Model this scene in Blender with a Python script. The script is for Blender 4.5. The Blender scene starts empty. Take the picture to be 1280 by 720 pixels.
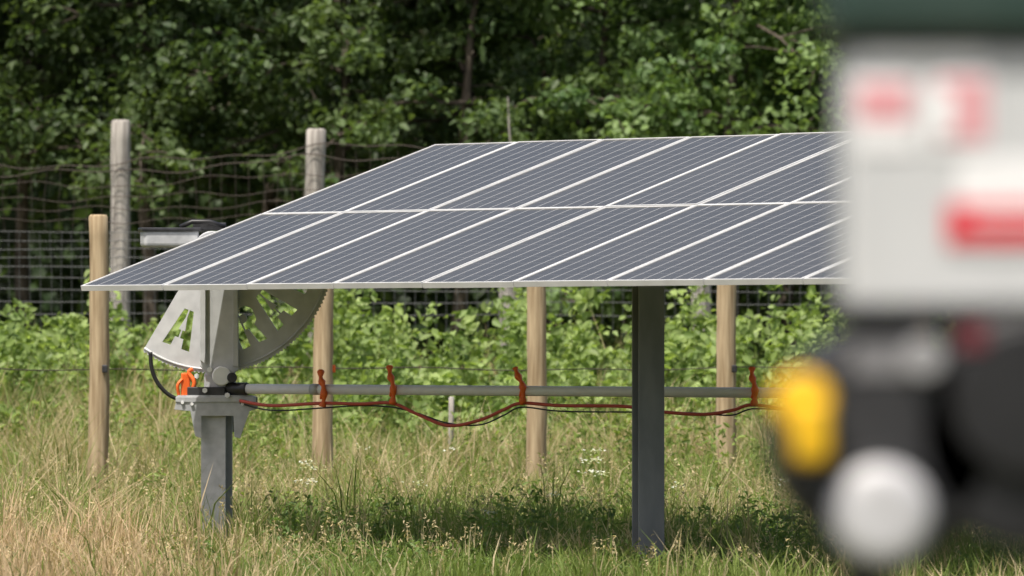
import bpy, math, random
import numpy as np
from mathutils import Vector, Matrix
random.seed(7); rng=np.random.default_rng(11)
F=9465.0; H=2.15
def P(px,py,d): return Vector(((px-640)/F*d, d, H+(360-py)/F*d))
def rise(y):
    t=np.clip((np.asarray(y,float)-60)/30,0,1); return 0.7*t*t*(3-2*t)
scene=bpy.context.scene
# ---------------- helpers
def link(o,parent=None):
    scene.collection.objects.link(o)
    if parent: o.parent=parent
    return o
def empty(name):
    e=bpy.data.objects.new(name,None); e.empty_display_size=.3; return link(e)
def np_mesh(name,V,T,mats,C=None,MI=None,parent=None,smooth=False):
    V=np.ascontiguousarray(V,dtype=np.float32); T=np.ascontiguousarray(T,dtype=np.int32)
    me=bpy.data.meshes.new(name); n=len(T); k=T.shape[1]
    me.vertices.add(len(V)); me.vertices.foreach_set("co",V.ravel())
    me.loops.add(n*k); me.loops.foreach_set("vertex_index",T.ravel())
    me.polygons.add(n); me.polygons.foreach_set("loop_start",np.arange(0,n*k,k,dtype=np.int32))
    if MI is not None: me.polygons.foreach_set("material_index",np.ascontiguousarray(MI,dtype=np.int32))
    if C is not None:
        a=me.color_attributes.new("Col",'FLOAT_COLOR','POINT')
        c=np.ones((len(V),4),dtype=np.float32); c[:,:3]=C; a.data.foreach_set("color",c.ravel())
    for m in mats: me.materials.append(m)
    if smooth: me.polygons.foreach_set("use_smooth",np.ones(n,dtype=bool))
    me.update(calc_edges=True)
    return link(bpy.data.objects.new(name,me),parent)
def py_mesh(name,V,Fc,mat,parent=None,bevel=0,smooth=False):
    me=bpy.data.meshes.new(name); me.from_pydata([tuple(v) for v in V],[],Fc); me.update()
    me.materials.append(mat)
    if smooth:
        for p in me.polygons: p.use_smooth=True
    o=link(bpy.data.objects.new(name,me),parent)
    if bevel:
        b=o.modifiers.new("b",'BEVEL'); b.width=bevel; b.segments=3; b.limit_method='ANGLE'
    return o
BF=[(0,3,2,1),(4,5,6,7),(0,1,5,4),(1,2,6,5),(2,3,7,6),(3,0,4,7)]
def box(name,c,s,mat,parent=None,bevel=0.006,rz=0,axes=None):
    c=Vector(c); hx,hy,hz=s[0]/2,s[1]/2,s[2]/2
    if axes is None:
        R=Matrix.Rotation(rz,3,'Z'); ax=[R@Vector((1,0,0)),R@Vector((0,1,0)),Vector((0,0,1))]
    else: ax=[Vector(a).normalized() for a in axes]
    V=[c+ax[0]*a*hx+ax[1]*b*hy+ax[2]*e*hz for a,b,e in [(-1,-1,-1),(1,-1,-1),(1,1,-1),(-1,1,-1),(-1,-1,1),(1,-1,1),(1,1,1),(-1,1,1)]]
    return py_mesh(name,V,BF,mat,parent,bevel)
def tube_geo(pts,rad,n=8,cap=True):
    pts=[Vector(p) for p in pts]; V=[];Fc=[]
    m=len(pts)
    if not hasattr(rad,'__len__'): rad=[rad]*m
    ref=None
    for i in range(m):
        t=(pts[min(i+1,m-1)]-pts[max(i-1,0)])
        if t.length<1e-9: t=Vector((0,0,1))
        t.normalize()
        if ref is None: ref=Vector((0,0,1)) if abs(t.z)<.9 else Vector((1,0,0))
        a=(ref-t*ref.dot(t)).normalized(); b=t.cross(a); ref=a
        for j in range(n):
            an=2*math.pi*j/n; V.append(pts[i]+(a*math.cos(an)+b*math.sin(an))*rad[i])
    for i in range(m-1):
        for j in range(n):
            j2=(j+1)%n; Fc.append((i*n+j,i*n+j2,(i+1)*n+j2,(i+1)*n+j))
    if cap:
        Fc.append(tuple(range(n-1,-1,-1))); Fc.append(tuple((m-1)*n+j for j in range(n)))
    return V,Fc
def tube(name,pts,rad,mat,parent=None,n=16,bevel=0,smooth=True):
    V,Fc=tube_geo(pts,rad,n)
    o=py_mesh(name,V,Fc,mat,parent,bevel)
    if smooth:
        for p in o.data.polygons:
            if len(p.vertices)==4: p.use_smooth=True
    return o
def multi_tube(name,lst,mat,parent=None,n=5):
    V=[];Fc=[]
    for pts,r in lst:
        v,f=tube_geo(pts,r,n); o=len(V); V+=v; Fc+=[tuple(i+o for i in q) for q in f]
    return py_mesh(name,V,Fc,mat,parent)
# ---------------- materials
def mat(name,col,rough=.5,metal=0,col2=None,scale=8,bump=0,spec=.5,stretch=None,detail=5):
    m=bpy.data.materials.new(name); m.use_nodes=True; nt=m.node_tree; b=nt.nodes["Principled BSDF"]
    b.inputs["Roughness"].default_value=rough; b.inputs["Metallic"].default_value=metal
    b.inputs["Specular IOR Level"].default_value=spec
    b.inputs["Base Color"].default_value=(*col,1)
    if col2 is not None:
        tc=nt.nodes.new("ShaderNodeTexCoord"); mp=nt.nodes.new("ShaderNodeMapping"); no=nt.nodes.new("ShaderNodeTexNoise")
        nt.links.new(tc.outputs["Object"],mp.inputs[0]); nt.links.new(mp.outputs[0],no.inputs["Vector"])
        if stretch: mp.inputs["Scale"].default_value=stretch
        no.inputs["Scale"].default_value=scale; no.inputs["Detail"].default_value=detail
        r=nt.nodes.new("ShaderNodeValToRGB"); r.color_ramp.elements[0].position=.35; r.color_ramp.elements[1].position=.65
        r.color_ramp.elements[0].color=(*col,1); r.color_ramp.elements[1].color=(*col2,1)
        nt.links.new(no.outputs["Fac"],r.inputs[0]); nt.links.new(r.outputs[0],b.inputs["Base Color"])
        if bump:
            bp=nt.nodes.new("ShaderNodeBump"); bp.inputs["Strength"].default_value=bump; bp.inputs["Distance"].default_value=.01
            nt.links.new(no.outputs["Fac"],bp.inputs["Height"]); nt.links.new(bp.outputs[0],b.inputs["Normal"])
    return m
def leafmat(name,trans=.35,rough=.5,spec=.35):
    m=bpy.data.materials.new(name); m.use_nodes=True; nt=m.node_tree; b=nt.nodes["Principled BSDF"]
    a=nt.nodes.new("ShaderNodeAttribute"); a.attribute_name="Col"
    nt.links.new(a.outputs["Color"],b.inputs["Base Color"]); b.inputs["Roughness"].default_value=rough
    b.inputs["Specular IOR Level"].default_value=spec
    t=nt.nodes.new("ShaderNodeBsdfTranslucent"); g=nt.nodes.new("ShaderNodeMix"); g.data_type='RGBA'; g.blend_type='MULTIPLY'
    g.inputs[0].default_value=1; nt.links.new(a.outputs["Color"],g.inputs[6]); g.inputs[7].default_value=(1.4,1.45,.7,1)
    nt.links.new(g.outputs[2],t.inputs[0])
    mx=nt.nodes.new("ShaderNodeMixShader"); mx.inputs[0].default_value=trans
    nt.links.new(b.outputs[0],mx.inputs[1]); nt.links.new(t.outputs[0],mx.inputs[2])
    nt.links.new(mx.outputs[0],nt.nodes["Material Output"].inputs[0])
    return m
M_leaf=leafmat("leaf",.4); M_grass=leafmat("grass_blade",.35,.6,.2)
M_bark=mat("bark",(.05,.04,.03),.9,0,(.12,.10,.08),12,.6,.2,(1,1,.25))
M_galv=mat("galvanized_steel",(.42,.43,.44),.5,.1,(.53,.54,.55),14,.05)
M_pale=mat("pale_galvanized",(.50,.51,.52),.5,.1,(.60,.61,.62),9,.05)
M_post=mat("post_steel",(.18,.19,.20),.55,.05,(.25,.26,.27),6,.05,.5,(1,1,.4))
M_bright=mat("bright_steel",(.84,.84,.84),.4,0,(.9,.9,.9),10)
M_alu=mat("aluminium_frame",(.60,.60,.59),.45,.1,(.68,.68,.67),5)
M_wood=mat("treated_wood",(.26,.19,.11),.85,0,(.46,.36,.23),26,.6,.2,(1,1,.07),8)
M_grey=mat("weathered_wood",(.22,.20,.18),.9,0,(.46,.43,.39),22,.6,.2,(1,1,.08),8)
M_wire=mat("fence_wire",(.12,.125,.125),.6,.3)
M_rust=mat("rusty_wire",(.07,.055,.045),.8,.2)
M_orange=mat("orange_tie",(.95,.17,.03),.5)
M_red=mat("red_cable",(.62,.10,.07),.5)
M_black=mat("black_rubber",(.012,.012,.013),.45,0,(.02,.02,.022),10)
M_dark=mat("dark_casting",(.03,.03,.033),.4,.3,(.06,.06,.065),12)
M_back=mat("panel_backsheet",(.5,.5,.5),.7)
# ---------------- world / sun
w=bpy.data.worlds.new("World"); scene.world=w; w.use_nodes=True; nt=w.node_tree
bg=nt.nodes["Background"]; sk=nt.nodes.new("ShaderNodeTexSky"); sk.sky_type='NISHITA'; sk.sun_disc=False
Ldir=Vector((.28,.44,-1)).normalized()
sd=-Ldir; el=math.asin(sd.z); az=math.atan2(sd.x,sd.y)
sk.sun_elevation=el; sk.sun_rotation=az; sk.air_density=1.0; sk.dust_density=6
nt.links.new(sk.outputs[0],bg.inputs[0]); bg.inputs[1].default_value=.15
sl=bpy.data.lights.new("sun",'SUN'); sl.energy=4.7; sl.angle=math.radians(.5); sl.color=(1,.95,.86)
so=link(bpy.data.objects.new("sun",sl)); so.rotation_euler=Ldir.to_track_quat('-Z','Y').to_euler()
# ---------------- camera
cam=bpy.data.cameras.new("camera"); cam.lens=36*F/1280; cam.sensor_width=36; cam.clip_end=3000; cam.clip_start=.5
co=link(bpy.data.objects.new("camera",cam)); co.location=(0,0,H); co.rotation_euler=(math.pi/2,0,0)
cam.dof.use_dof=True; cam.dof.focus_distance=58.0; cam.dof.aperture_fstop=3.3
scene.camera=co
scene.view_settings.view_transform='Standard'; scene.view_settings.look='None'; scene.view_settings.exposure=0
# ---------------- ground
def vnoise(x,y,s,seed):
    r=np.random.default_rng(seed).random((64,64)); x=np.asarray(x)/s+1000; y=np.asarray(y)/s+1000
    xi=np.floor(x).astype(int); yi=np.floor(y).astype(int); fx=x-xi; fy=y-yi; fx=fx*fx*(3-2*fx); fy=fy*fy*(3-2*fy)
    g=lambda a,b:r[a%64,b%64]
    return (g(xi,yi)*(1-fx)+g(xi+1,yi)*fx)*(1-fy)+(g(xi,yi+1)*(1-fx)+g(xi+1,yi+1)*fx)*fy
xs=np.concatenate([[-1500,-300,-80],np.linspace(-30,30,61),[80,300,1500]])
ys=np.concatenate([[-600,-50,0,20,40],np.linspace(45,120,76),[200,500,2500]])
X,Y=np.meshgrid(xs,ys); Z=rise(Y)+np.where((Y>45)&(Y<120)&(abs(X)<30),.05*(vnoise(X,Y,2.5,3)-.5),0)
V=np.stack([X,Y,Z],-1).reshape(-1,3); nx=len(xs)
T=[(j*nx+i,j*nx+i+1,(j+1)*nx+i+1,(j+1)*nx+i) for j in range(len(ys)-1) for i in range(nx-1)]
M_ground=mat("meadow_soil",(.045,.06,.02),.95,0,(.13,.12,.055),1.3,.3,.1)
np_mesh("ground",V,np.array(T),[M_ground],smooth=True)
# ---------------- grass
def lerp(a,b,t): return a+(b-a)*t
def blades(x,y,h,wid,col,lean=.35,base=None,dirs=None):
    n=len(x); z=rise(y)-.02
    a=rng.uniform(0,2*np.pi,n); wv=np.stack([np.cos(a),np.sin(a)*.6,np.zeros(n)],1)*wid[:,None]/2
    la=rng.uniform(0,2*np.pi,n); l=np.stack([np.cos(la),np.sin(la)],1)*(rng.random(n)**1.3*lean)[:,None]*h[:,None]
    if dirs is not None: l+=dirs*h[:,None]
    b=np.stack([x,y,z],1)
    mid=b.copy(); mid[:,:2]+=l*.35; mid[:,2]+=h*.6
    tip=b.copy(); tip[:,:2]+=l*1.2; tip[:,2]+=h*(1-.1*rng.random(n))
    V=np.stack([b-wv,b+wv,mid+wv*.8,mid-wv*.8,tip],1).reshape(-1,3)
    o=np.arange(n)[:,None]*5
    T=np.concatenate([o+[0,1,2],o+[0,2,3],o+[3,2,4]],1).reshape(-1,3)
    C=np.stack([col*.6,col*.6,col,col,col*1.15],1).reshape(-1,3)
    return V,T,C
def merge(*parts):
    Vs=[];Ts=[];Cs=[];o=0
    for v,t,c in parts:
        Vs.append(v);Ts.append(t+o);Cs.append(c);o+=len(v)
    return np.concatenate(Vs),np.concatenate(Ts),np.concatenate(Cs)
def leaves(c,L,col,up=.5,out=None,asp=.6,jit=.25):
    n=len(c)
    nn=rng.normal(size=(n,3)); nn/=np.linalg.norm(nn,axis=1)[:,None]
    nn[:,2]+=up*1.6
    if out is not None: nn+=out
    nn/=np.linalg.norm(nn,axis=1)[:,None]
    t=rng.normal(size=(n,3)); t[:,2]-=.4; t-=nn*np.sum(t*nn,1)[:,None]; t/=np.linalg.norm(t,axis=1)[:,None]
    s=np.cross(nn,t); L=L[:,None]
    p0=c-t*L*.5; p3=c+t*L*.5-nn*L*.12
    q=nn*L*.12
    a1=c-t*L*.15+s*L*asp*.5+q; b1=c-t*L*.15-s*L*asp*.5+q
    a2=c+t*L*.2+s*L*asp*.36+q*.5; b2=c+t*L*.2-s*L*asp*.36+q*.5
    V=np.stack([p0,a1,a2,p3,b2,b1],1).reshape(-1,3)
    o=np.arange(n)[:,None]*6
    T=np.concatenate([o+[0,3,1],o+[1,3,2],o+[0,5,3],o+[5,4,3]],1).reshape(-1,3)
    cc=col*(1+jit*(rng.random((n,1))-.5)*2)
    return V,T,np.repeat(cc,6,axis=0)
NT=14500; PB=18
u=rng.random(NT); td=50+(87-50)*u**.8; tx=rng.uniform(-1,1,NT)*(td*.0676+1.9)
tpx=640+tx/td*F
n1=vnoise(tx,td,1.3,5); n2=vnoise(tx,td,.5,6); n3=vnoise(tx,td,3,8); n4=vnoise(tx,td,.8,9)
near=np.clip((64-td)/6,0,1); left=np.clip((420-tpx)/260,0,1)
straw=np.clip(.25+1.1*(n1-.5)+.8*(n3-.5)+.5*(n4-.5)+.5*left*near-.14*near*(1-left)+.5*(rng.random(NT)-.5),0,1)
tgreen=np.clip(n2*.5+n4*.3+rng.random(NT)*.5-.12-.12*near*(1-left)+.12,0,1)
th_=(.13+.24*n1+.18*n2)*(.55+.9*rng.random(NT)**1.5)
th_*=np.clip(.72+(td-56)/8,.72,1.05)*(1+.15*left)
far=np.clip((td-66)/10,0,1); th_*=1+.35*far
tall=rng.random(NT)<.11; th_[tall]*=1.45
tilt=rng.normal(size=(NT,2))*.15
ci=np.repeat(np.arange(NT),PB); N=len(ci)
x=tx[ci]+rng.normal(size=N)*.06; d=td[ci]+rng.normal(size=N)*.06
dead=rng.random(N)<np.clip(straw[ci]*.95,0,.92)
G1=np.array([.095,.16,.032]);G2=np.array([.25,.31,.085]);S1=np.array([.38,.31,.16]);S2=np.array([.60,.50,.33])
g=lerp(G1,G2,np.clip(tgreen[ci]+.25*(rng.random(N)-.5),0,1)[:,None]); s=lerp(S1,S2,rng.random(N)[:,None])
pk=(left*near)[ci][:,None]; s=lerp(s,np.array([.58,.40,.27]),pk*.55)
col=np.where(dead[:,None],s,g)
h=th_[ci]*rng.uniform(.55,1.15,N)+.05*dead
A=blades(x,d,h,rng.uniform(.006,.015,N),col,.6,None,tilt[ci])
N2=8000
x2=rng.uniform(-8.5,8.5,N2); d2=rng.uniform(53.5,80,N2); k=(vnoise(x2,d2,1.2,31)+.35*np.clip(-x2/4,0,1))>.43; x2=x2[k];d2=d2[k]
c2=lerp(np.array([.45,.38,.2]),np.array([.68,.56,.37]),rng.random(len(x2))[:,None]); h2=rng.uniform(.28,.66,len(x2))*np.clip(.75+(d2-56)/10,.7,1)
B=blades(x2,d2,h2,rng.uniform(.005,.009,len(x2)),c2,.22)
tips=B[0].reshape(-1,5,3)[:,4]; m_=7; ti=np.repeat(np.arange(len(tips)),m_)
hc=tips[ti]+np.stack([rng.normal(size=len(ti))*.012,rng.normal(size=len(ti))*.012,-rng.random(len(ti))*.12],1)
B2=leaves(hc,rng.uniform(.02,.04,len(ti)),c2[ti],0,None,.35,.2)
V,T,C=merge(A,B,B2); np_mesh("meadow_grass",V,T,[M_grass],C)
# ---------------- broadleaf weeds
def weed_patch(n,xr,dr,hr,lr,cA,cB,seed,thr,nl=26,sc=1.0,spread=.10):
    x=rng.uniform(*xr,n);d=rng.uniform(*dr,n);k=vnoise(x,d,sc,seed)>thr;x=x[k];d=d[k]
    hh=rng.uniform(*hr,len(x))*(.55+.8*vnoise(x,d,.7,seed+1))
    ci=np.repeat(np.arange(len(x)),nl); tt=rng.random(len(ci))**.8
    sp=spread*(1.1-tt)+.025
    c=np.stack([x[ci]+rng.normal(size=len(ci))*sp,d[ci]+rng.normal(size=len(ci))*sp,rise(d[ci])+tt*hh[ci]],1)
    cl=lerp(np.array(cA),np.array(cB),(rng.random(len(x))[ci]*.6+.4*tt)[:,None])
    a=leaves(c,rng.uniform(*lr,len(ci)),cl,.5,None,.4)
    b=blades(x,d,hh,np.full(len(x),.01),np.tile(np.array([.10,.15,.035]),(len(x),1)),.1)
    return merge(a,b)
parts=[weed_patch(620,(-2.6,4.8),(54,57.2),(.12,.30),(.03,.07),(.07,.13,.033),(.17,.25,.065),45,.36,20,.6),
 weed_patch(560,(-1.9,4.8),(57.2,63),(.22,.50),(.035,.08),(.08,.15,.04),(.20,.29,.085),41,.42,32,.8),
 weed_patch(900,(-7,7.5),(61,72),(.2,.55),(.04,.085),(.11,.175,.04),(.25,.32,.09),42,.44,26,.7),
 weed_patch(1000,(-8,8.5),(69,78),(.35,.85),(.05,.10),(.12,.19,.04),(.28,.36,.10),43,.38,32,.7,.13),
 weed_patch(160,(-4.4,-2),(54,60),(.15,.3),(.04,.07),(.08,.13,.035),(.18,.24,.07),44,.5,22)]
V,T,C=merge(*parts); np_mesh("meadow_weeds",V,T,[M_leaf],C)
# white flowers (umbels)
fl=[]
spots=[(742,575,64,1),(752,592,63,1),(735,590,64,.6),(395,585,64,.7),(386,602,63,1),(749,563,66,.7),(560,562,67,.5),(980,600,62,.6),(848,606,62,.5),(610,640,59,.5),(690,618,61,.6),(520,604,63,.6),(385,578,66,.6),(456,560,67,.4)]
for (a,b,dd,q_) in spots:
    p=P(a,b,dd); m=int(24*q_)
    c=np.array(p)[None]+rng.normal(size=(m,3))*np.array([.045,.045,.014])
    fl.append(leaves(c,np.full(m,.028),np.tile(np.array([.72,.74,.66]),(m,1)),1.5,None,.9,.1))
    fl.append(blades(np.array([p.x]),np.array([p.y]),np.array([max(.05,p.z-float(rise(dd)))]),np.array([.009]),np.array([[.1,.16,.04]]),.02))
V,T,C=merge(*fl); np_mesh("wild_carrot_flowers",V,T,[M_grass],C)
# ---------------- shrub hedge
n=900; x=rng.uniform(-9.5,9.5,n); d=rng.uniform(74.5,82,n)
k=vnoise(x,d,.7,91)>.28; x=x[k];d=d[k];n=len(x)
hh=(.78+.85*vnoise(x,d,1.1,55)+.75*(rng.random(n)-.35))*np.clip((d-72.5)/6,.4,1)
nl=98; ci=np.repeat(np.arange(n),nl); tt=rng.random(len(ci))**.8
sp=.14*(1.25-tt)+.02
ln=rng.normal(size=(n,2))*.18
c=np.stack([x[ci]+ln[ci,0]*tt+rng.normal(size=len(ci))*sp,d[ci]+ln[ci,1]*tt+rng.normal(size=len(ci))*sp,rise(d[ci])+.05+tt*hh[ci]],1)
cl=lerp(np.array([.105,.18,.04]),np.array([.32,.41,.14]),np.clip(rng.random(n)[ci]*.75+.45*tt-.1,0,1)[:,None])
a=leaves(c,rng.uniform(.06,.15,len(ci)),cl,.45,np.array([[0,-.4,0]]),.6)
b=blades(x,d,hh,np.full(n,.02),np.tile(np.array([.2,.2,.09]),(n,1)),.15)
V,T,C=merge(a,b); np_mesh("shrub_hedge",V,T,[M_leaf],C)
# ---------------- trees
def tree(x,y,h,crown0,bright,seed,nlimb=22,spread=2.5,nl=60):
    r=random.Random(seed); z0=float(rise(y))
    tubes=[]; base=Vector((x,y,z0-.1)); pts=[];rad=[]
    lean=Vector((r.uniform(-.05,.05),r.uniform(-.05,.05),0))
    for i in range(9):
        t=i/8; pts.append(base+Vector((0,0,h*t))+lean*h*t+Vector((r.uniform(-.06,.06),r.uniform(-.06,.06),0))); rad.append(.10*(1-t)+.012)
    tubes.append((pts,rad))
    cen=[];
    for k in range(nlimb):
        f=crown0+(1-crown0)*((k+r.random())/nlimb); s=base+lean*h*f+Vector((0,0,h*f))
        a=r.uniform(0,2*math.pi); L=spread*(1-.72*max(0,(f-.5))/.5)*r.uniform(.65,1.15)
        dirv=Vector((math.cos(a),math.sin(a),r.uniform(.1,.6)))
        lp=[];lr=[]
        for j in range(6):
            t=j/5; q=s+dirv*L*t+Vector((r.uniform(-.08,.08),r.uniform(-.08,.08),-.45*L*t*t+r.uniform(-.05,.05)))
            lp.append(q); lr.append(.03*(1-t)+.006)
            if j>=1:
                for _ in range(2):
                    c=q+Vector((r.gauss(0,.34),r.gauss(0,.34),r.gauss(0,.2)))
                    cen.append((c,r.uniform(.2,.5),r.random()))
                    tubes.append(([q,(q+c)/2+Vector((0,0,.05)),c],[.011,.008,.005]))
        tubes.append((lp,lr))
    V=[];T=[]
    for p_,r_ in tubes:
        v,f=tube_geo(p_,r_,6,False); o=len(V); V+=[tuple(q) for q in v]
        for q in f: T+= [(q[0]+o,q[1]+o,q[2]+o),(q[0]+o,q[2]+o,q[3]+o)]
    tv=np.array(V);tt_=np.array(T);tc=np.full((len(tv),3),.1)
    cc=np.array([list(c[0]) for c in cen]); rr=np.array([c[1] for c in cen]); tn=np.array([c[2] for c in cen])
    ci=np.repeat(np.arange(len(cc)),nl)
    dv=rng.normal(size=(len(ci),3)); dv/=np.linalg.norm(dv,axis=1)[:,None]; rad_=rng.random(len(ci))**.45
    off=dv*rad_[:,None]*rr[ci][:,None]*np.array([1.15,1.15,.6])
    cl=lerp(np.array([.05,.092,.034]),np.array([.14,.20,.068]),np.clip(tn[ci]*.7+.3*rng.random(len(ci)),0,1)[:,None])*bright  # leaf colours blended paler to stand in for haze
    lv,lt,lc=leaves(cc[ci]+off,rng.uniform(.08,.17,len(ci)),cl,.45,dv*.6,.62)
    Vv=np.concatenate([tv,lv]);Tt=np.concatenate([tt_,lt+len(tv)]);Cc=np.concatenate([tc,lc])
    MI=np.concatenate([np.zeros(len(tt_)),np.ones(len(lt))])
    np_mesh("deciduous_tree",Vv,Tt,[M_bark,M_leaf],Cc,MI)
tl=[(-8.2,93.5,8,.42,.8),(-6.1,94.5,7.6,.40,.75),(-4.4,93,7.6,.40,.85),(-2.3,94.5,8,.36,.95),(-.7,93,7.4,.30,1.0),(1.0,94,7.8,.2,1.3),(2.6,92,7.2,.2,1.6),(4.2,93.5,8,.16,1.65),(5.9,92,7.4,.2,1.5),(8.0,94.5,8,.25,1.1)]  # last value scales leaf colour: sunlit look painted into the right-hand trees
for i,t in enumerate(tl): tree(*t,seed=100+i)
tl2=[(-7.2,98,8.8,.3,.75),(-3.2,98,9,.25,.75),(.4,98,8.6,.2,.9),(3.6,98,8.8,.2,1),(7,98.5,9,.2,.9)]
for i,t in enumerate(tl2): tree(*t,seed=110+i,nl=38)
# slender sapling in front of the woodland
sp0=P(638,182,89)
sap_pts=[Vector((sp0.x+.03*math.sin(i*1.1),89,float(rise(89))+i*.37)) for i in range(11)]
sv,sf=tube_geo(sap_pts,[.035-.0025*i for i in range(11)],6,False)
sT=[];
for q in sf: sT+=[(q[0],q[1],q[2]),(q[0],q[2],q[3])]
sc_=[]
for i in range(5,11):
    for k in range(7): sc_.append(np.array(sap_pts[i])+rng.normal(size=3)*np.array([.18,.18,.12]))
sc_=np.array(sc_); lv=leaves(sc_,rng.uniform(.06,.12,len(sc_)),np.tile(np.array([.09,.14,.035]),(len(sc_),1)),.5)
sVa=np.array([tuple(q) for q in sv])
np_mesh("sapling_tree",np.concatenate([sVa,lv[0]]),np.concatenate([np.array(sT),lv[1]+len(sVa)]),[M_grey,M_leaf],np.concatenate([np.full((len(sVa),3),.1),lv[2]]),np.concatenate([np.zeros(len(sT)),np.ones(len(lv[1]))]))
# distant woodland mass
n=38000
c=np.stack([rng.uniform(-26,26,n),rng.uniform(103,109,n),rng.uniform(.6,11,n)],1)
c[:,2]*=.8+.25*vnoise(c[:,0],c[:,1]*0,2.5,77)
cl=lerp(np.array([.032,.056,.024]),np.array([.07,.11,.042]),rng.random(n)[:,None])  # distance haze mixed into these leaf colours too
lv=leaves(c,rng.uniform(.22,.45,n),cl,.3,None,.65)
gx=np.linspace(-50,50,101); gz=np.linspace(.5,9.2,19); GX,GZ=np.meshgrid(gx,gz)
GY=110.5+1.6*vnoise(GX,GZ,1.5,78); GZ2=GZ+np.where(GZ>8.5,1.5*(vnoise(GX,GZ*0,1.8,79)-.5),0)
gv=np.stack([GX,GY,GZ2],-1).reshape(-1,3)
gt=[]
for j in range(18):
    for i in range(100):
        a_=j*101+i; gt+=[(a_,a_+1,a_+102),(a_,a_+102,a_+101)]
gc=np.tile(np.array([.016,.028,.012]),(len(gv),1))  # dark backing sheet: shade of the forest interior put into its colour
V,T,C=merge(lv,(gv,np.array(gt),gc)); np_mesh("distant_woodland",V,T,[M_leaf],C)
# ---------------- panels
sc=58.4/F
U=Vector((108.2*sc,-.0128*58.4,.91*sc)); Vv=Vector((439*sc,.0416*58.4,184.5*sc)); BL=P(100,357,58.4)
Uh=U.normalized(); Vh=Vv.normalized(); Nh=Uh.cross(Vh).normalized(); UL=U.length; VL=Vv.length
arr=empty("solar_panel_array")
gm=bpy.data.materials.new("solar_glass"); gm.use_nodes=True; nt=gm.node_tree; b=nt.nodes["Principled BSDF"]
uv=nt.nodes.new("ShaderNodeUVMap"); sp_=nt.nodes.new("ShaderNodeSeparateXYZ"); nt.links.new(uv.outputs[0],sp_.inputs[0])
def mth(op,a,bv=None):
    n_=nt.nodes.new("ShaderNodeMath"); n_.operation=op
    for i,q in enumerate([a,bv]):
        if q is None: continue
        if isinstance(q,(int,float)): n_.inputs[i].default_value=q
        else: nt.links.new(q,n_.inputs[i])
    return n_.outputs[0]
def line(o,cnt,wd):
    fr=mth('FRACT',mth('MULTIPLY',o,cnt)); ds=mth('MINIMUM',fr,mth('SUBTRACT',1.0,fr)); return mth('LESS_THAN',ds,wd)
l1=line(sp_.outputs[0],6,.035); l2=line(sp_.outputs[1],12,.010)
mx=nt.nodes.new("ShaderNodeMix"); mx.data_type='RGBA'; mx.inputs[6].default_value=(.050,.050,.050,1); mx.inputs[7].default_value=(.36,.36,.35,1)
nt.links.new(mth('MAXIMUM',mth('MULTIPLY',l1,.9),mth('MULTIPLY',l2,.3)),mx.inputs[0])
tc=nt.nodes.new("ShaderNodeTexCoord"); no=nt.nodes.new("ShaderNodeTexNoise"); no.inputs["Scale"].default_value=.8; nt.links.new(tc.outputs["Object"],no.inputs["Vector"])
mx2=nt.nodes.new("ShaderNodeMix"); mx2.data_type='RGBA'; mx2.inputs[7].default_value=(.3,.28,.25,1)
nt.links.new(mth('MULTIPLY',no.outputs["Fac"],.10),mx2.inputs[0]); nt.links.new(mx.outputs[2],mx2.inputs[6]); nt.links.new(mx2.outputs[2],b.inputs["Base Color"])
b.inputs["Roughness"].default_value=.2; b.inputs["IOR"].default_value=1.24
gv=[];gf=[];guv=[];fv=[];ff=[];bv=[];bf=[]
def obox(Vl,Fl,o,a,b_,c_,A,B_,C_):
    k=len(Vl)
    for (i,j,l) in [(0,0,0),(1,0,0),(1,1,0),(0,1,0),(0,0,1),(1,0,1),(1,1,1),(0,1,1)]:
        Vl.append(o+A*a[i]+B_*b_[j]+C_*c_[l])
    Fl+= [tuple(q+k for q in f) for f in BF]
fw=.020; gap=.012; th=.042
nmod=11
for m in range(nmod):
    for r_ in range(2):
        u0=m*UL+gap/2; u1=(m+1)*UL-gap/2; v0=r_*VL/2+(gap/2 if r_ else 0); v1=(r_+1)*VL/2-(gap/2 if not r_ else 0)
        jz=random.uniform(-.003,.003); O=BL+Nh*jz
        fwv=.014
        obox(fv,ff,O,(u0,u0+fw),(v0,v1),(-th,0),Uh,Vh,Nh); obox(fv,ff,O,(u1-fw,u1),(v0,v1),(-th,0),Uh,Vh,Nh)
        obox(fv,ff,O,(u0+fw,u1-fw),(v0,v0+fwv),(-th,0),Uh,Vh,Nh); obox(fv,ff,O,(u0+fw,u1-fw),(v1-fwv,v1),(-th,0),Uh,Vh,Nh)
        k=len(gv); tz=[random.uniform(-.0015,.0015) for _ in range(2)]
        for a_,b_,z_ in [(u0+fw,v0+fwv,tz[0]),(u1-fw,v0+fwv,tz[0]),(u1-fw,v1-fwv,tz[1]),(u0+fw,v1-fwv,tz[1])]: gv.append(O+Uh*a_+Vh*b_-Nh*(.005+z_))
        gf.append((k,k+1,k+2,k+3)); guv+=[(0,0),(1,0),(1,1),(0,1)]
        k=len(bv)
        for a_,b_ in [(u0+fw,v0+fwv),(u1-fw,v0+fwv),(u1-fw,v1-fwv),(u0+fw,v1-fwv)]: bv.append(O+Uh*a_+Vh*b_-Nh*.012)
        bf.append((k,k+3,k+2,k+1))
o=py_mesh("panel_glass",gv,gf,gm,arr); ul=o.data.uv_layers.new(name="UVMap")
for i,q in enumerate(guv): ul.data[i].uv=q
py_mesh("panel_frames",fv,ff,M_alu,arr); py_mesh("panel_backsheets",bv,bf,M_back,arr)
tt0=BL+Vv*.5-Nh*.27
tube("torque_tube",[tt0-Uh*.75,tt0+Uh*(nmod*UL)],.075,M_galv,arr,16)
pv=[];pf=[]
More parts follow.
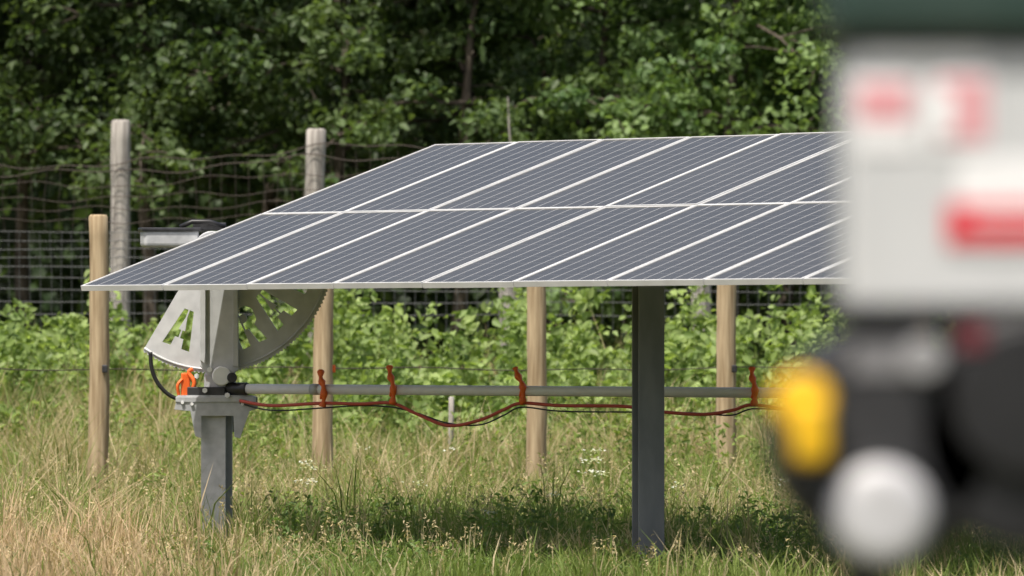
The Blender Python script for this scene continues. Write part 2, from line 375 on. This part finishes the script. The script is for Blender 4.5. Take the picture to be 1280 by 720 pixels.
for m in range(nmod+1):
    uu=min(max(m*UL,.06),nmod*UL-.06)
    obox(pv,pf,BL,(uu-.03,uu+.03),(.5,VL-.5),(-th-.07,-th-.006),Uh,Vh,Nh)
    obox(pv,pf,BL,(uu-.03,uu+.03),(VL/2-.1,VL/2+.1),(-.24,-th-.072),Uh,Vh,Nh)
py_mesh("support_rails",pv,pf,M_galv,arr)
def hbeam(name,x,y,z0,z1,w_,dp,t,rz,mt,parent):
    pr=[(-w_/2,-dp/2),(w_/2,-dp/2),(w_/2,-dp/2+t),(t/2,-dp/2+t),(t/2,dp/2-t),(w_/2,dp/2-t),(w_/2,dp/2),(-w_/2,dp/2),(-w_/2,dp/2-t),(-t/2,dp/2-t),(-t/2,-dp/2+t),(-w_/2,-dp/2+t)]
    c_,s_=math.cos(rz),math.sin(rz); n_=12
    V=[(x+a*c_-b*s_,y+a*s_+b*c_,z) for z in (z0,z1) for a,b in pr]
    Fc=[(i,(i+1)%n_,n_+(i+1)%n_,n_+i) for i in range(n_)]+[tuple(range(11,-1,-1)),tuple(range(12,24))]
    return py_mesh(name,V,Fc,mt,parent,.002)
for uu in (4.389,9.9):
    q=tt0+Uh*uu*UL
    hbeam("support_post",q.x,q.y,-.4,q.z-.06,.20,.17,.016,math.radians(17),M_post,arr)
    box("bearing_housing",(q.x,q.y,q.z-.02),(.26,.12,.24),M_galv,arr,.02,axes=(Vh,Uh,Nh))
# ---------------- gear rack tracker post
gr=empty("tracker_gear_rack")
D=59.55; s_=F/D
hbeam("lower_post",P(271,0,D).x,D,-.4,P(0,505,D).z,.20,.2,.016,math.radians(-14),M_galv,gr)
def plate(name,pts,dd,thk,mt,bev=.004):
    n_=len(pts); V=[]
    for k in (0,1):
        for (a,b_) in pts:
            p=P(a,b_,dd); V.append(Vector((p.x,dd+(-thk/2 if k==0 else thk/2),p.z)))
    Fc=[tuple(range(n_)),tuple(range(2*n_-1,n_-1,-1))]+[((i+1)%n_,i,n_+i,n_+(i+1)%n_) for i in range(n_)]
    return py_mesh(name,V,Fc,mt,gr,bev)
plate("bracket_front",[(218,512),(238,514),(244,545),(252,548),(252,520),(292,520),(293,546),(300,548),(312,514),(320,511),(316,494),(222,494)],D-.16,.02,M_galv,.003)
plate("bracket_back",[(225,512),(240,514),(250,540),(294,540),(308,514),(322,511),(322,496),(222,496)],D+.16,.02,M_galv,.003)
box("bracket_top_plate",P(270,499,D),(.62,.36,.045),M_galv,gr,.006)
box("gearbox",P(275,480,D),(.2,.24,.2),M_galv,gr,.03,rz=-.3)
tube("gearbox_hub",[P(277,470,D-.2),P(277,470,D-.05)],.075,M_bright,gr,20,.01)
tube("gearbox_cap",[P(290,472,D-.22),P(290,472,D-.12)],.04,M_dark,gr,14,.006)
box("gearbox_mount",P(258,490,D-.14),(.3,.05,.08),M_dark,gr,.01)
for (a,b_) in [(246,470),(262,462),(256,488),(284,494)]:
    tube("bolt",[P(a,b_,D-.2),P(a,b_,D-.13)],.022,M_bright,gr,6)
for (a,b_) in [(228,503),(240,505),(303,505),(312,503)]:
    tube("bolt",[P(a,b_,D-.19),P(a,b_,D-.165)],.014,M_bright,gr,6)
plate("upright_arm",[(250,300),(289,300),(297,330),(299,462),(288,470),(262,470),(250,458)],D-.1,.03,M_pale,.008)
plate("upright_flange",[(250,330),(257,330),(257,455),(250,450)],D-.14,.06,M_pale,.004)
plate("upright_flange",[(291,345),(297,345),(298,458),(291,458)],D-.13,.05,M_pale,.004)
tube("pivot_bearing",[P(265,311,D-.2),P(265,311,D+.2)],.14,M_galv,gr,24,.01)
cu=bpy.data.curves.new("gear_sector_plate",'CURVE'); cu.dimensions='2D'; cu.fill_mode='BOTH'; cu.extrude=.008; cu.bevel_depth=0
def spl(pts):
    s=cu.splines.new('POLY'); s.points.add(len(pts)-1)
    for i,(a,b_) in enumerate(pts): s.points[i].co=(a,b_,0,1)
    s.use_cyclic_u=True
R=156/s_; a0=math.radians(-124.5); a1=math.radians(-17)
out=[]
nt_=110
for i in range(nt_+1):
    a=a0+(a1-a0)*i/nt_; rr=R*(1.0 if i%2 else .985); out.append((rr*math.cos(a),rr*math.sin(a)))
inner=[(.2*math.cos(a),.2*math.sin(a)) for a in np.linspace(a1+.25,a0-.25,14)]
spl(out+inner)
AL=[(-.5,0),(-.17,1),(-.025,1),(-.025,.80),(-.12,.46),(-.025,.46),(-.025,.25),(-.15,.25),(-.20,0)]
LET={'A':[AL,[(-a,b_) for a,b_ in AL]],
 'R':[[(-.42,0),(-.42,1),(-.12,1),(-.12,0)],[(-.07,1),(.25,1),(.44,.86),(.44,.58),(.3,.46),(.5,0),(.2,0),(.04,.42),(-.07,.42),(-.07,.60),(.1,.62),(.15,.68),(.15,.77),(.1,.82),(-.07,.82)]],
 'Y':[[(-.5,1),(-.2,1),(0,.64),(.2,1),(.5,1),(.14,.42),(.14,0),(-.14,0),(-.14,.42)]]}
for ch,an in zip("ARRAY",(-110.5,-88,-66,-43,-23.5)):
    a=math.radians(an); rb=.84*R; hh_=.31; ww=.23
    er=Vector((math.cos(a),math.sin(a))); et=Vector((-math.sin(a),math.cos(a)))
    for pl in LET[ch]:
        spl([tuple(er*(rb-b_*hh_)+et*(a_*ww)) for a_,b_ in pl])
cu.materials.append(M_pale)
go=link(bpy.data.objects.new("gear_sector_plate",cu),gr)
go.location=P(265,311,D-.02); go.rotation_euler=(math.pi/2,0,math.radians(-8))
rib=[]
Rz=Matrix.Rotation(math.radians(-8),3,'Z')
for i in range(30):
    a=a0+(a1-a0)*i/29; rib.append(P(265,311,D)+Rz@Vector((R*.965*math.cos(a),-.03,R*.965*math.sin(a))))
tube("rim_rib",rib,.010,M_pale,gr,8)
box("controller_box",P(212,298,D+.1),(.44,.3,.14),M_galv,gr,.03,rz=.15)
box("controller_lid",P(212,287,D+.1),(.47,.33,.03),M_dark,gr,.008,rz=.15)
box("controller_arm",P(262,283,D+.1),(.26,.08,.06),M_dark,gr,.01,rz=.1)
tube("controller_conduit",[P(225,284,D),P(240,277,D),P(262,277,D),P(282,284,D)],.018,M_black,gr,8)
hp=[P(188,440,D-.05),P(190,462,D-.05),P(198,480,D-.05),P(212,494,D-.05),P(230,500,D-.05),P(250,497,D-.05)]
def smooth_pts(pts,n=6):
    pts=[Vector(p) for p in pts]; out=[]
    for i in range(len(pts)-1):
        p0=pts[max(i-1,0)];p1=pts[i];p2=pts[i+1];p3=pts[min(i+2,len(pts)-1)]
        for k in range(n):
            t=k/n; out.append(.5*((2*p1)+(p2-p0)*t+(2*p0-5*p1+4*p2-p3)*t*t+(3*p1-p0-3*p2+p3)*t**3))
    out.append(pts[-1]); return out
tube("hose",smooth_pts(hp),.016,M_black,gr,8)
def ribbon_tie(name,a,b_,dd,parent,lx,top=28):
    pts=[P(a,b_+19,dd-.05),P(a+2,b_+8,dd-.06),P(a+1,b_-6,dd-.06),P(a-1+lx*.4,b_-top*.6,dd-.03),P(a+lx,b_-top,dd)]
    tube(name,smooth_pts(pts,4),[.022+.008*math.sin(i*1.3+a) for i in range(17)],M_orange,parent,6)
    tube(name+"_loop",[P(a,b_,dd)+Vector((.01*math.cos(t),.05*math.sin(t),.055*math.cos(t))) for t in np.linspace(0,2*math.pi,14)],.012,M_orange,parent,6)
box("orange_strap",P(232,482,D-.1),(.07,.04,.2),M_orange,gr,.012,rz=.2)
tube("orange_strap_tail",smooth_pts([P(238,494,D-.12),P(243,478,D-.14),P(236,466,D-.12),P(241,461,D-.12)],4),.017,M_orange,gr,6)
tube("orange_strap_tail",smooth_pts([P(224,496,D-.12),P(222,482,D-.14),P(228,474,D-.12)],4),.013,M_orange,gr,6)
# ---------------- drive shaft
ds=empty("tracker_drive_shaft")
A0=P(296,486,59.4); A1=P(965,491,56.9)
A2=A0+(A1-A0)*1.25
tube("shaft_tube",[A0,A2],.039,M_bright,ds,16)
tube("shaft_coupling",[A0-(A1-A0).normalized()*.08,A0+(A1-A0).normalized()*.1],.05,M_dark,ds,16,.006)
tube("shaft_collar",[A0+(A1-A0)*.145,A0+(A1-A0)*.16],.043,M_galv,ds,16)
def shd(px): return 59.4+(56.9-59.4)*(px-296)/(965-296)
for a,b_,lx,tp in [(403,489,-2,26),(490,486,-3,28),(652,487,-8,27),(942,488,-2,28)]:
    ribbon_tie("cable_tie",a,b_,shd(a)-.02,ds,lx,tp)
pc=empty("power_cable")
cpts=[(300,502),(340,508),(403,505),(450,506),(490,505),(520,518),(560,533),(600,526),(630,513),(652,505),(700,508),(780,509),(830,516),(880,519),(915,514),(941,507),(990,514)]
tube("red_wire",smooth_pts([P(a,b_-1,shd(a)-.04) for a,b_ in cpts]),.013,M_red,pc,8)
c3=[(300,502),(340,511),(403,508),(450,505),(490,507),(520,514),(560,527),(600,529),(630,517),(652,507),(700,512),(780,513),(830,513),(880,515),(915,517),(941,509),(990,511)]
tube("black_wire",smooth_pts([P(a,b_+2,shd(a)+.0) for a,b_ in c3]),.006,M_dark,pc,8)
# ---------------- front wood fence
def wood_post(name,px,top,dd,dia,mt,parent,lean=0,seed=0):
    r=random.Random(seed); p=P(px,top,dd); z0=float(rise(dd))-.3; pts=[];rad=[]
    bx=r.uniform(-.025,.025)
    for i in range(18):
        t=i/17; z=z0+(p.z-z0)*t
        pts.append(Vector((p.x+lean*(t-1)+bx*math.sin(t*3.1)+r.uniform(-.003,.003),dd,z))); rad.append(dia/2*(1.06-.12*t)*r.uniform(.965,1.035))
    pts.append(pts[-1]+Vector((0,0,.02))); rad.append(rad[-1]*.8)
    return tube(name,pts,rad,mt,parent,18)
wf=empty("wooden_post_fence")
for i,(a,t,dd) in enumerate([(123,271,68),(408,268,68.6),(668,266,69.4),(910,262,70.2),(-130,272,67.5),(1150,262,71)]):
    wood_post("wood_post",a,t,dd,.182,M_wood,wf,random.uniform(-.03,.03),i)
pts=[]
for a in range(-200,1300,30): pts.append(P(a,461+1.5*math.sin(a/90.)+1.2*math.sin(a/31.),67.8+ (a+130)/1280*3.2))
multi_tube("electric_wire",[(pts,.0055)],M_rust,wf)
for a in (123,408,668,910):
    dd=68+(a-123)/787*2.2
    box("insulator",P(a+8,461,dd-.11),(.05,.05,.07),M_orange if a==408 else M_dark,wf,.01)
# ---------------- woven wire fence (back)
bf_=empty("woven_wire_fence")
for i,(a,t) in enumerate([(151,152),(395,163),(636,196),(875,200),(-95,158),(1120,180)]):
    wood_post("weathered_post",a,t,83.2,.225,M_grey,bf_,random.uniform(-.05,.05),50+i)
lst=[];lst2=[]
DD=83.05
xa=np.arange(-300,1400,12.)
for k,yy in enumerate([289,300,311,322,334,347,361,376,392]):
    lst.append(([P(a,yy+1.2*math.sin(a/70+k)+(a*0.004),DD) for a in xa],.0036))
for a in np.arange(-300,1400,13.):
    lst.append(([P(a+random.uniform(-2,2),289,DD),P(a+random.uniform(-1,1),340,DD),P(a,420,DD)],.0028))
for k,yy in enumerate([206,216,232,248,262,276]):
    lst2.append(([P(a,yy-22*max(0,min(1,(a-150)/245))*(1-k/7.)+4*math.sin(a/40.+k*2)*(1-k/8)+2.5*math.sin(a/17.+k),DD+.02) for a in xa],.006 if k<2 else .004))
for a in np.arange(-300,1400,17.):
    lst2.append(([P(a+random.uniform(-3,3),208-20*max(0,min(1,(a-150)/245)),DD+.02),P(a+random.uniform(-3,3),250,DD+.02),P(a,290,DD+.02)],.0025))
multi_tube("lower_mesh",lst,M_wire,bf_,4); multi_tube("upper_mesh",lst2,M_rust,bf_,4)
st=empty("field_stake")
p=P(563,497,72); tube("stake",[Vector((p.x,72,float(rise(72))-.1)),Vector((p.x+.01,72,p.z)),Vector((p.x+.01,72,p.z+.01))],[.027,.026,.015],M_grey,st,8)
# ---------------- foreground machine
fm=empty("field_machine")
E=12.0
M_cab=mat("cabinet_paint",(.54,.55,.56),.4,0,(.60,.61,.62),5)
M_hood=mat("dark_green_hood",(.02,.045,.036),.45,0,(.03,.055,.045),6)
M_lw=mat("white_label",(.84,.84,.85),.4); M_lr=mat("red_label",(.66,.03,.05),.4); M_lp=mat("pink_label",(.72,.34,.37),.4)
M_yel=mat("yellow_plastic",(.85,.5,.015),.4); M_sil=mat("silver_cap",(.66,.66,.68),.45,.1,(.52,.52,.54),9)
def fb(name,x0,y0,x1,y1,mt,dz=0,dep=.02,bev=.006):
    a=P(x0,y0,E+dz);b_=P(x1,y1,E+dz)
    return box(name,((a.x+b_.x)/2,E+dz+dep/2,(a.z+b_.z)/2),(abs(b_.x-a.x),dep,abs(a.z-b_.z)),mt,fm,bev)
fb("cabinet",1059,56,1420,385,M_cab,0,.45,.015)
fb("hood",1042,-60,1440,46,M_hood,-.04,.55,.03)
fb("hood_lip",1052,46,1425,56,M_dark,-.01,.48,.003)
fb("label_base_left",1070,92,1144,190,M_lw,-.004,.0038,.001)
fb("label_band_left",1072,104,1138,152,M_lp,-.007,.0028,.0008)
fb("label_base_mid",1160,92,1240,190,M_lw,-.004,.0038,.001)
fb("label_band_mid",1172,98,1234,176,M_lp,-.007,.0028,.0008)
fb("label_stripe_mid",1168,112,1194,168,M_lw,-.0105,.0028,.0008)
fb("label_base_right",1198,198,1330,316,M_lw,-.004,.0038,.001)
fb("label_band_right",1183,254,1330,306,M_lr,-.008,.0035,.001)
fb("label_text_right",1215,268,1330,276,M_lw,-.0115,.003,.0008)
fb("label_top_strip",1080,60,1230,80,M_lw,-.004,.003,.001)
def disc(name,cx,cy,r,dz,dep,mt,bev=.01,n=48):
    c=P(cx,cy,E+dz); R_=r/(F/E)
    return tube(name,[Vector((c.x,E+dz,c.z)),Vector((c.x,E+dz+dep,c.z))],R_,mt,fm,n,bev)
disc("drum_body",1115,555,148,.0,.45,M_black,.02)
disc("drum_rim",1115,555,126,-.03,.03,M_dark,.008)
disc("motor_body",1290,540,150,-.03,.5,M_black,.02)
disc("motor_rim",1285,500,95,-.06,.03,M_black,.01)
fb("reflection_strip",1066,430,1140,470,mat("reflection_grey",(.2,.2,.21),.4),-.035,.004,.001)  # grey reflection on the black body, modelled as a thin pale piece
disc("reflection_disc",1155,447,25,-.06,.03,mat("reflection_pale_grey",(.32,.32,.33),.35),.004,24)  # rest of that grey reflection, painted as a lighter disc
disc("hub_cap",1103,643,64,-.09,.06,M_sil,.03)
disc("hub_ring",1103,643,76,-.06,.03,M_black,.005)
fb("upper_band",1056,387,1420,412,M_black,-.02,.4,.006)
disc("yellow_knob",1004,502,37,-.12,.07,M_yel,.012,32)
fb("yellow_lever",992,500,1038,580,M_yel,-.135,.07,.016)
tube("knob_stem",[P(1015,530,E-.05),P(1060,540,E+.1)],.03,M_dark,fm,12)
fb("red_tag",1200,404,1232,436,mat("dull_red",(.16,.02,.03),.5),-.065,.004,.001)
zt=P(0,690,E).z
for sx in (1090,1350):
    for dy in (.06,.4):
        q=P(sx,690,E); box("stand_leg",(q.x,E+dy,zt/2),(.06,.06,zt+.1),M_dark,fm,.006)
q0=P(1220,0,E); box("stand_rail",(q0.x,E+.23,1.0),(.33,.4,.04),M_dark,fm,.006)
box("stand_base",(q0.x,E+.23,.04),(.7,.7,.07),M_dark,fm,.01)
print("done")
